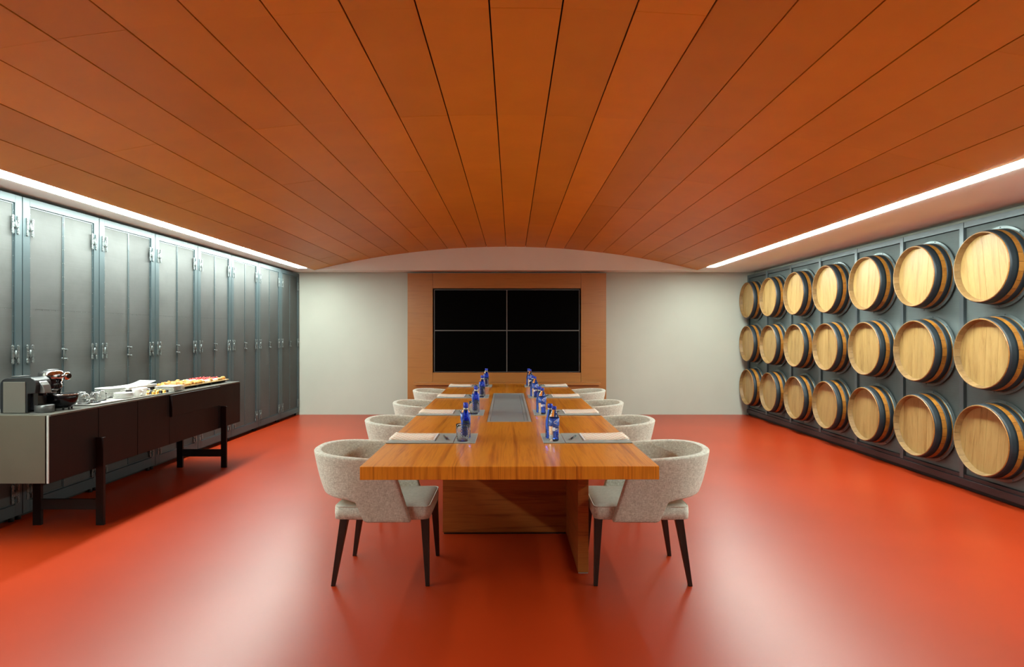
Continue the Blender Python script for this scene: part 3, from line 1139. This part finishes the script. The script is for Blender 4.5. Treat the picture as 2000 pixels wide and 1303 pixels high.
MB().box((CX1 - .02, ys_[3] + .0015, CZ0), (CX1, ys_[4] - .0015, CZ0 + .241)).build('door', 'cred', t, bevel=.001, seg=1)
for y in (4.31, 6.157):
    MB().box((CX1 + .001, y - .012, 0), (CX1 + .057, y + .012, .64)).build('leg', 'cred', t, bevel=.001, seg=1)
    MB().box((CX0 + .0, y - .012, 0), (CX0 + .06, y + .012, CZ0)).build('leg', 'cred', t, bevel=.001, seg=1)
    MB().box((CX0 + .06, y - .011, .115), (CX1 + .001, y + .011, .19)).build('crossbar', 'black', t, bevel=.001, seg=1)

# ------------------------------------------------------------------ coffee machines
S0 = CZ1
t = thing('capsule_coffee_machine', 'black capsule coffee machine with a grey side panel at the near end of the sideboard', 'coffee machine', (-3.33, 3.93, S0))
# side outline in x,z extruded along y
def side_prism(mb, poly, y0, y1, smooth=False):
    n_ = len(poly)
    a = [mb.v((x, y0, z)) for x, z in poly]; b_ = [mb.v((x, y1, z)) for x, z in poly]
    mb.f(a); mb.f(b_[::-1])
    for i in range(n_):
        mb.f([a[i], a[(i + 1) % n_], b_[(i + 1) % n_], b_[i]], smooth)
    return mb
pol = [(-.09, .006), (-.09, .19)] + [(-.09 + .045 * (1 - math.cos(a)), .19 + .045 * math.sin(a)) for a in [PI / 10 * k for k in range(1, 6)]] + [(.10, .241)] + \
      [(.10 + .05 * math.sin(a), .191 + .05 * math.cos(a)) for a in [PI / 10 * k for k in range(1, 6)]] + [(.146, .135), (.092, .13), (.092, .006)]
side_prism(MB(), pol, .003, .135).build('housing', 'soft_black', t, bevel=.003)
MB().box((-.066, -.002, .004), (.082, .003, .212)).build('side_panel', 'grey_plastic', t, bevel=.002)['label'] = 'grey side panel'
pol = [(.10, .135)] + [(.10 + .046 * (1 - math.cos(a)) , .135 + .085 * math.cos(a) * 1.0) for a in [PI / 2 * (1 - k / 8) for k in range(9)]][::-1]
pol = [(.130, .132), (.181, .132), (.178, .16), (.168, .187), (.152, .208), (.130, .222)]
side_prism(MB(), pol, .035, .10, False).build('lever_cover', 'steel', t, bevel=.004)
MB().box((.092, .03, .02), (.142, .105, .1335)).build('front_recess', 'gloss_black', t)
MB().box((.092, .02, 0), (.14, .115, .006)).lathe([(0, 0), (.057, 0), (.06, .004), (.06, .048), (.056, .052), (0, .052)], 28, 1, .85, (.155, .068, 0)).build('drip_tray', 'gunmetal', t)
MB().cyl((.155, .068, .114), (.155, .068, .133), .012, 12).build('spout', 'gloss_black', t)
MB().box((-.04, .03, .241), (.02, .11, .248)).build('water_lid', 'steel', t, bevel=.002)
MB().box((-.105, .02, 0), (-.09, .12, .006)).box((-.09, .01, 0), (.09, .13, .006)).build('foot_plate', 'grey_plastic', t)

t = thing('espresso_machine', 'black espresso machine with a round chrome head on a bowl-shaped base', 'coffee machine', (-3.255, 4.16, S0))
MB().lathe([(0, .010), (.06, .010), (.092, .020), (.114, .046), (.123, .078), (.125, .105), (.118, .108), (.0, .104)], 36, 1.0, .75, (.055, 0, 0)).build('base_bowl', 'gloss_black', t)
MB().lathe([(.1185, .104), (.125, .104), (.125, .111), (.1185, .111)], 36, 1, .75, (.055, 0, 0), close=True).build('bowl_rim', 'chrome', t)
MB().lathe([(0, .09), (.064, .092), (.056, .11), (.062, .16), (.071, .217), (0, .217)], 28).build('column', 'gloss_black', t)
MB().lathe([(.071, .215), (.075, .218), (.077, .232), (.074, .256), (.066, .270), (.050, .277), (0, .280)], 32).build('chrome_head', 'chrome', t)
MB().lathe([(.0, .2775), (.040, .2775), (.041, .281), (.0, .284)], 28).build('lid', 'steel', t)
MB().cyl((.07, -.01, .238), (.105, -.01, .238), .008, 10).lathe([(.016, -.03), (.026, -.026), (.026, .016), (.018, .024), (0, .026), ], 16, .55, 1, (.118, -.01, .238)).build('steam_knob', 'chrome', t)
MB().cyl((.132, -.01, .236), (.138, -.01, .236), .018, 14).build('knob_face', 'gloss_black', t)
MB().tube([(.07, .0, .215), (.078, -.005, .17), (.066, -.008, .125)], .005, 8).build('steam_wand', 'chrome', t)
MB().cyl((.04, -.045, .118), (.04, -.045, .128), .026, 16).lathe([(0, .14), (.02, .14), (.03, .155), (0, .156)], 16, 1, 1, (.04, -.03, -.01)).build('filter_holder', 'steel', t)
for x, y in ((-.01, -.05), (.115, -.04), (.115, .04), (-.01, .05), (.14, -.02)):
    MB().cyl((x, y, 0), (x, y, .035), .006, 8).build('foot', 'black', t)
MB().tube([(-.06, .02, .2), (-.085, .01, .19), (-.095, .0, .12), (-.09, .0, .06), (-.08, .02, .006)], .004, 6).build('cord', 'alu_edge', t)

# ------------------------------------------------------------------ things on the sideboard
def tray(name, x0, x1, y0, y1, lab, m='china', hgt=.012, cat='tray', grp=None):
    cx_, cy_ = (x0 + x1) / 2, (y0 + y1) / 2
    a, b2 = (x1 - x0) / 2, (y1 - y0) / 2
    t_ = thing(name, lab, cat, (cx_, cy_, S0), 0, grp)
    MB().hexa([(-a + .012, -b2 + .012, 0), (a - .012, -b2 + .012, 0), (a - .012, b2 - .012, 0), (-a + .012, b2 - .012, 0)],
              [(-a, -b2, hgt * .6), (a, -b2, hgt * .6), (a, b2, hgt * .6), (-a, b2, hgt * .6)]).build('tray_base', m, t_)
    e_ = .008
    MB().box((-a, -b2, hgt * .6), (a, -b2 + e_, hgt)).box((-a, b2 - e_, hgt * .6), (a, b2, hgt)).box((-a, -b2 + e_, hgt * .6), (-a + e_, b2 - e_, hgt)).box((a - e_, -b2 + e_, hgt * .6), (a, b2 - e_, hgt)).build('rim', m, t_)
    return t_


tray('serving_tray', -3.42, -3.085, 4.345, 4.70, 'white rectangular tray carrying the upturned glass cups', grp='white rectangular trays')
tray('serving_tray', -3.245, -3.075, 4.71, 5.045, 'narrow white tray carrying the saucers and white cups', grp='white rectangular trays')


def make_glasscup():
    t_ = thing('glass_cup', 'x', 'cup', (0, 0, 0), 0, 'upturned glass cups on the tray')
    MB().lathe([(.036, 0), (.0405, .0), (.0405, .025), (.037, .055), (.030, .075), (.018, .083), (0, .083), (0, .079), (.016, .078), (.027, .071), (.034, .053), (.0375, .025)], 28, close=True).build('body', 'glass', t_)
    MB().tube([(.038, 0, .020), (.055, 0, .022), (.062, 0, .035), (.058, 0, .050), (.036, 0, .056)], .004, 8).build('handle', 'glass', t_)
    return t_


gc = make_glasscup()
for i, (x, y, rz, lab) in enumerate(((-3.19, 4.50, -.9, 'upturned glass cup in the middle of the tray, its handle to the right'),
                                     (-3.20, 4.40, -.3, 'upturned glass cup nearest the tray front edge'),
                                     (-3.315, 4.53, 2.0, 'upturned glass cup at the back left of the tray'),
                                     (-3.24, 4.635, .6, 'upturned glass cup farthest back beside the plates'),
                                     (-3.345, 4.41, 2.6, 'upturned glass cup partly hidden behind the espresso machine'))):
    if i == 0:
        gc.location = (x, y, S0 + .0075); gc.rotation_euler = (0, 0, rz); gc['label'] = lab
    else:
        dup(gc, (x, y, S0 + .0075), rz, lab)

sm = thing('saucer', 'x', 'saucer', (0, 0, 0), 0, 'stack of white saucers')
MB().lathe([(0, 0), (.035, 0), (.04, .002), (.072, .010), (.074, .012), (.071, .0125), (.038, .005), (0, .004)], 32).build('dish', 'china', sm)
for k in range(6):
    lab = 'white saucer, %s of the stack on the narrow tray' % ('lowest', 'second from bottom', 'third from bottom', 'third from top', 'second from top', 'topmost')[k]
    p = (-3.163 + random.uniform(-.002, .002), 4.80, S0 + .0075 + .0068 * k)
    if k == 0:
        sm.location = p; sm['label'] = lab
    else:
        dup(sm, p, 0, lab)
cm = thing('coffee_cup', 'x', 'cup', (0, 0, 0), 0, 'white china coffee cups')
MB().lathe([(0, 0), (.022, 0), (.024, .004), (.033, .02), (.038, .055), (.0395, .068), (.037, .068), (.034, .05), (.028, .018), (0, .008)], 28).build('body', 'china', cm)
MB().tube([(.034, 0, .055), (.055, 0, .055), (.060, 0, .040), (.050, 0, .025), (.032, 0, .022)], .0042, 8).build('handle', 'china', cm)
for k, (x, y, rz, lab) in enumerate(((-3.135, 4.925, -.2, 'white china cup at the front edge of the narrow tray'), (-3.145, 5.005, .4, 'white china cup at the far end of the narrow tray, handle towards the capsules'))):
    if k == 0:
        cm.location = (x, y, S0 + .0075); cm.rotation_euler = (0, 0, rz); cm['label'] = lab
    else:
        dup(cm, (x, y, S0 + .0075), rz, lab)
pm = thing('dinner_plate', 'x', 'plate', (0, 0, 0), 0, 'stack of white round plates')
MB().lathe([(0, 0), (.065, 0), (.072, .002), (.108, .012), (.110, .014), (.106, .0145), (.070, .006), (0, .005)], 36).build('dish', 'china', pm)
for k in range(8):
    lab = 'round white plate, %s in the stack behind the cups' % ('lowest', 'second lowest', 'third lowest', 'fourth lowest', 'fifth lowest', 'third from the top', 'second from the top', 'topmost')[k]
    p = (-3.37, 4.94, S0 + .0095 * k)
    if k == 0:
        pm.location = p; pm['label'] = lab
    else:
        dup(pm, p, 0, lab)

tray('capsule_tray', -3.27, -3.075, 5.07, 5.335, 'small steel tray holding gold and black coffee capsules', 'alu_edge', .008)
cg = thing('coffee_capsule', 'x', 'capsule', (0, 0, 0), 0, 'gold coffee capsules')
MB().lathe([(0, 0), (.018, 0), (.0185, .002), (.015, .004), (.0145, .018), (.011, .026), (.004, .028), (0, .028)], 16).build('shell', 'gold', cg)
MB().lathe([(.0146, .0035), (.0188, .0025), (.0188, .0), (.0146, .0)], 16, close=True).build('rim', 'gold', cg)
ck = thing('coffee_capsule', 'x', 'capsule', (0, 0, 0), 0, 'black coffee capsules')
MB().lathe([(0, 0), (.018, 0), (.0185, .002), (.015, .004), (.0145, .018), (.011, .026), (.004, .028), (0, .028)], 16).build('shell', 'caps_black', ck)
MB().lathe([(.0146, .0035), (.0188, .0025), (.0188, .0), (.0146, .0)], 16, close=True).build('rim', 'caps_black', ck)
lay = ['ggkgk', 'gkkgg', 'gkgkg']
ng = nk = 0
rc = random.Random(4)
posn = ['front row', 'middle row', 'back row']; posm = ['nearest the cups', 'second from the cups', 'in the middle', 'second from the square plates', 'nearest the square plates']
for r_ in range(3):
    for c in range(5):
        x = -3.105 - .055 * r_ + rc.uniform(-.004, .004); y = 5.105 + .048 * c + rc.uniform(-.004, .004)
        g_ = lay[r_][c] == 'g'
        lab = '%s coffee capsule, %s of the tray, %s' % ('gold' if g_ else 'black', posn[r_], posm[c])
        src = cg if g_ else ck
        if (g_ and ng == 0) or (not g_ and nk == 0):
            src.location = (x, y, S0 + .0051); src['label'] = lab
        else:
            dup(src, (x, y, S0 + .0051), rc.uniform(0, 6), lab)
        if g_: ng += 1
        else: nk += 1

t = thing('napkin_box', 'dark open box carrying a stack of white napkins behind the capsules', 'box', (-3.385, 5.28, S0))
MB().box((-.075, -.19, 0), (.075, .19, .045)).build('box_body', 'black', t, bevel=.002)
t = thing('napkin_stack', 'folded white napkins on the dark box, top one curling up', 'napkins', (-3.385, 5.28, S0 + .0455))
for k in range(4):
    MB().box((-.08, -.2, .006 * k), (.08, .2, .006 * k + .005)).build('napkin', 'paper', t, bevel=.002)
mb = MB(); prev = None
for i in range(13):
    s_ = i / 12
    y = -.19 + .38 * s_; z = .026 + (.026 * max(0, (s_ - .55) / .45) ** 1.5)
    q = [mb.v((-.075, y, z)), mb.v((.075, y, z - .002)), mb.v((.075, y, z + .002)), mb.v((-.075, y, z + .004))]
    if prev:
        for j in range(4):
            mb.f([prev[j], prev[(j + 1) % 4], q[(j + 1) % 4], q[j]], True)
    else:
        mb.f(q)
    prev = q
mb.f(prev)
mb.build('curled_napkin', 'paper', t)

sq = thing('square_plate', 'x', 'plate', (0, 0, 0), 0, 'stack of square white plates')
MB().hexa([(-.06, -.06, 0), (.06, -.06, 0), (.06, .06, 0), (-.06, .06, 0)], [(-.088, -.088, .008), (.088, -.088, .008), (.088, .088, .008), (-.088, .088, .008)]).build('dish', 'china', sq, bevel=.0015, seg=1)
MB().box((-.089, -.089, .008), (.089, -.078, .0105)).box((-.089, .078, .008), (.089, .089, .0105)).box((-.089, -.078, .008), (-.078, .078, .0105)).box((.078, -.078, .008), (.089, .078, .0105)).build('rim', 'china', sq)
for k in range(5):
    lab = 'square white plate, %s of the stack beside the capsules' % ('lowest', 'second from bottom', 'middle one', 'second from top', 'topmost')[k]
    p = (-3.165, 5.45, S0 + .0106 * k)
    if k == 0:
        sq.location = p; sq['label'] = lab
    else:
        dup(sq, p, 0, lab)

t = thing('serving_board', 'long pale wooden board on dark feet holding the pastries', 'serving board', (-3.275, 6.04, S0))
MB().box((-.14, -.48, .022), (.14, .48, .032)).build('board', 'light_wood', t, bevel=.002)
for y in (-.42, -.14, .14, .42):
    MB().box((-.12, y - .02, 0), (.12, y + .02, .022)).build('foot', 'black', t)
BZ = S0 + .0325
# pastries
pa = thing('pastry', 'x', 'pastry', (0, 0, 0), 0, 'golden pastries on the board')
rp = random.Random(5)


def lump(r_, h_, sq_, seed, seg=10):
    q = random.Random(seed); mb_ = MB()
    prof = [(0, 0), (.8, 0), (1, .25), (.95, .6), (.6, .9), (0, 1)]
    rings = []
    for rr_, zz in prof:
        if rr_ == 0:
            rings.append([mb_.v((0, 0, zz * h_))])
        else:
            rings.append([mb_.v((r_ * rr_ * q.uniform(.72, 1.15) * math.cos(2 * PI * k / seg), r_ * rr_ * sq_ * q.uniform(.85, 1.12) * math.sin(2 * PI * k / seg), zz * h_ * q.uniform(.9, 1.1))) for k in range(seg)])
    for k in range(len(rings) - 1):
        A, B = rings[k], rings[k + 1]
        for i in range(seg):
            j = (i + 1) % seg
            if len(A) == 1: mb_.f([A[0], B[j], B[i]], True)
            elif len(B) == 1: mb_.f([A[i], A[j], B[0]], True)
            else: mb_.f([A[i], A[j], B[j], B[i]], True)
    return mb_


golden = [lump(r_, h_, q_, s_).mesh('pastry', 'pastry') for r_, h_, q_, s_ in ((.024, .034, 1.2, 1), (.020, .024, 1.0, 2), (.026, .028, 1.1, 3), (.021, .038, 1.1, 4), (.018, .030, 1.3, 6))]
creamm = lump(.022, .026, 1.2, 9).mesh('cream_bun', 'cream')
tartm = MB().lathe([(0, 0), (.018, 0), (.026, .016), (.024, .017), (0, .013)], 14).mesh('tart_case', 'pastry')
berm = lump(.017, .018, 1, 12).mesh('berry_topping', 'berry')
bpy.data.objects.remove(pa)
ncol = 17
rown2 = ['front', 'second', 'third', 'back']
for c in range(ncol):
    for r_ in range(4):
        x = -3.165 - .072 * r_ + rp.uniform(-.006, .006); y = 5.59 + .054 * c + rp.uniform(-.006, .006)
        num = ['first', 'second', 'third', 'fourth', 'fifth', 'sixth', 'seventh', 'eighth', 'ninth', 'tenth', 'eleventh', 'twelfth', 'thirteenth', 'fourteenth', 'fifteenth', 'sixteenth', 'last'][c]
        where = '%s row on the board, %s from its near end' % (rown2[r_], num)
        if c >= 11 and r_ >= 1:
            tt = thing('berry_tart', 'red berry tart, ' + where, 'pastry', (x, y, BZ), 0, 'red berry tarts on the board')
            inst('tart_case', tartm, tt); inst('berry_topping', berm, tt, (0, 0, .013))
        elif c in (9, 10) or (c in (12, 13) and r_ == 0):
            o_ = bpy.data.objects.new('cream_bun', creamm); COL.objects.link(o_); o_.location = (x, y, BZ); o_.rotation_euler = (0, 0, rp.uniform(0, 6))
            tag(o_, 'white cream bun, ' + where, 'pastry', 'white cream buns on the board')
        else:
            o_ = bpy.data.objects.new('pastry', rp.choice(golden)); COL.objects.link(o_); o_.location = (x, y, BZ); o_.rotation_euler = (0, 0, rp.uniform(-3, 3))
            tag(o_, 'golden pastry, ' + where, 'pastry', 'golden pastries on the board')
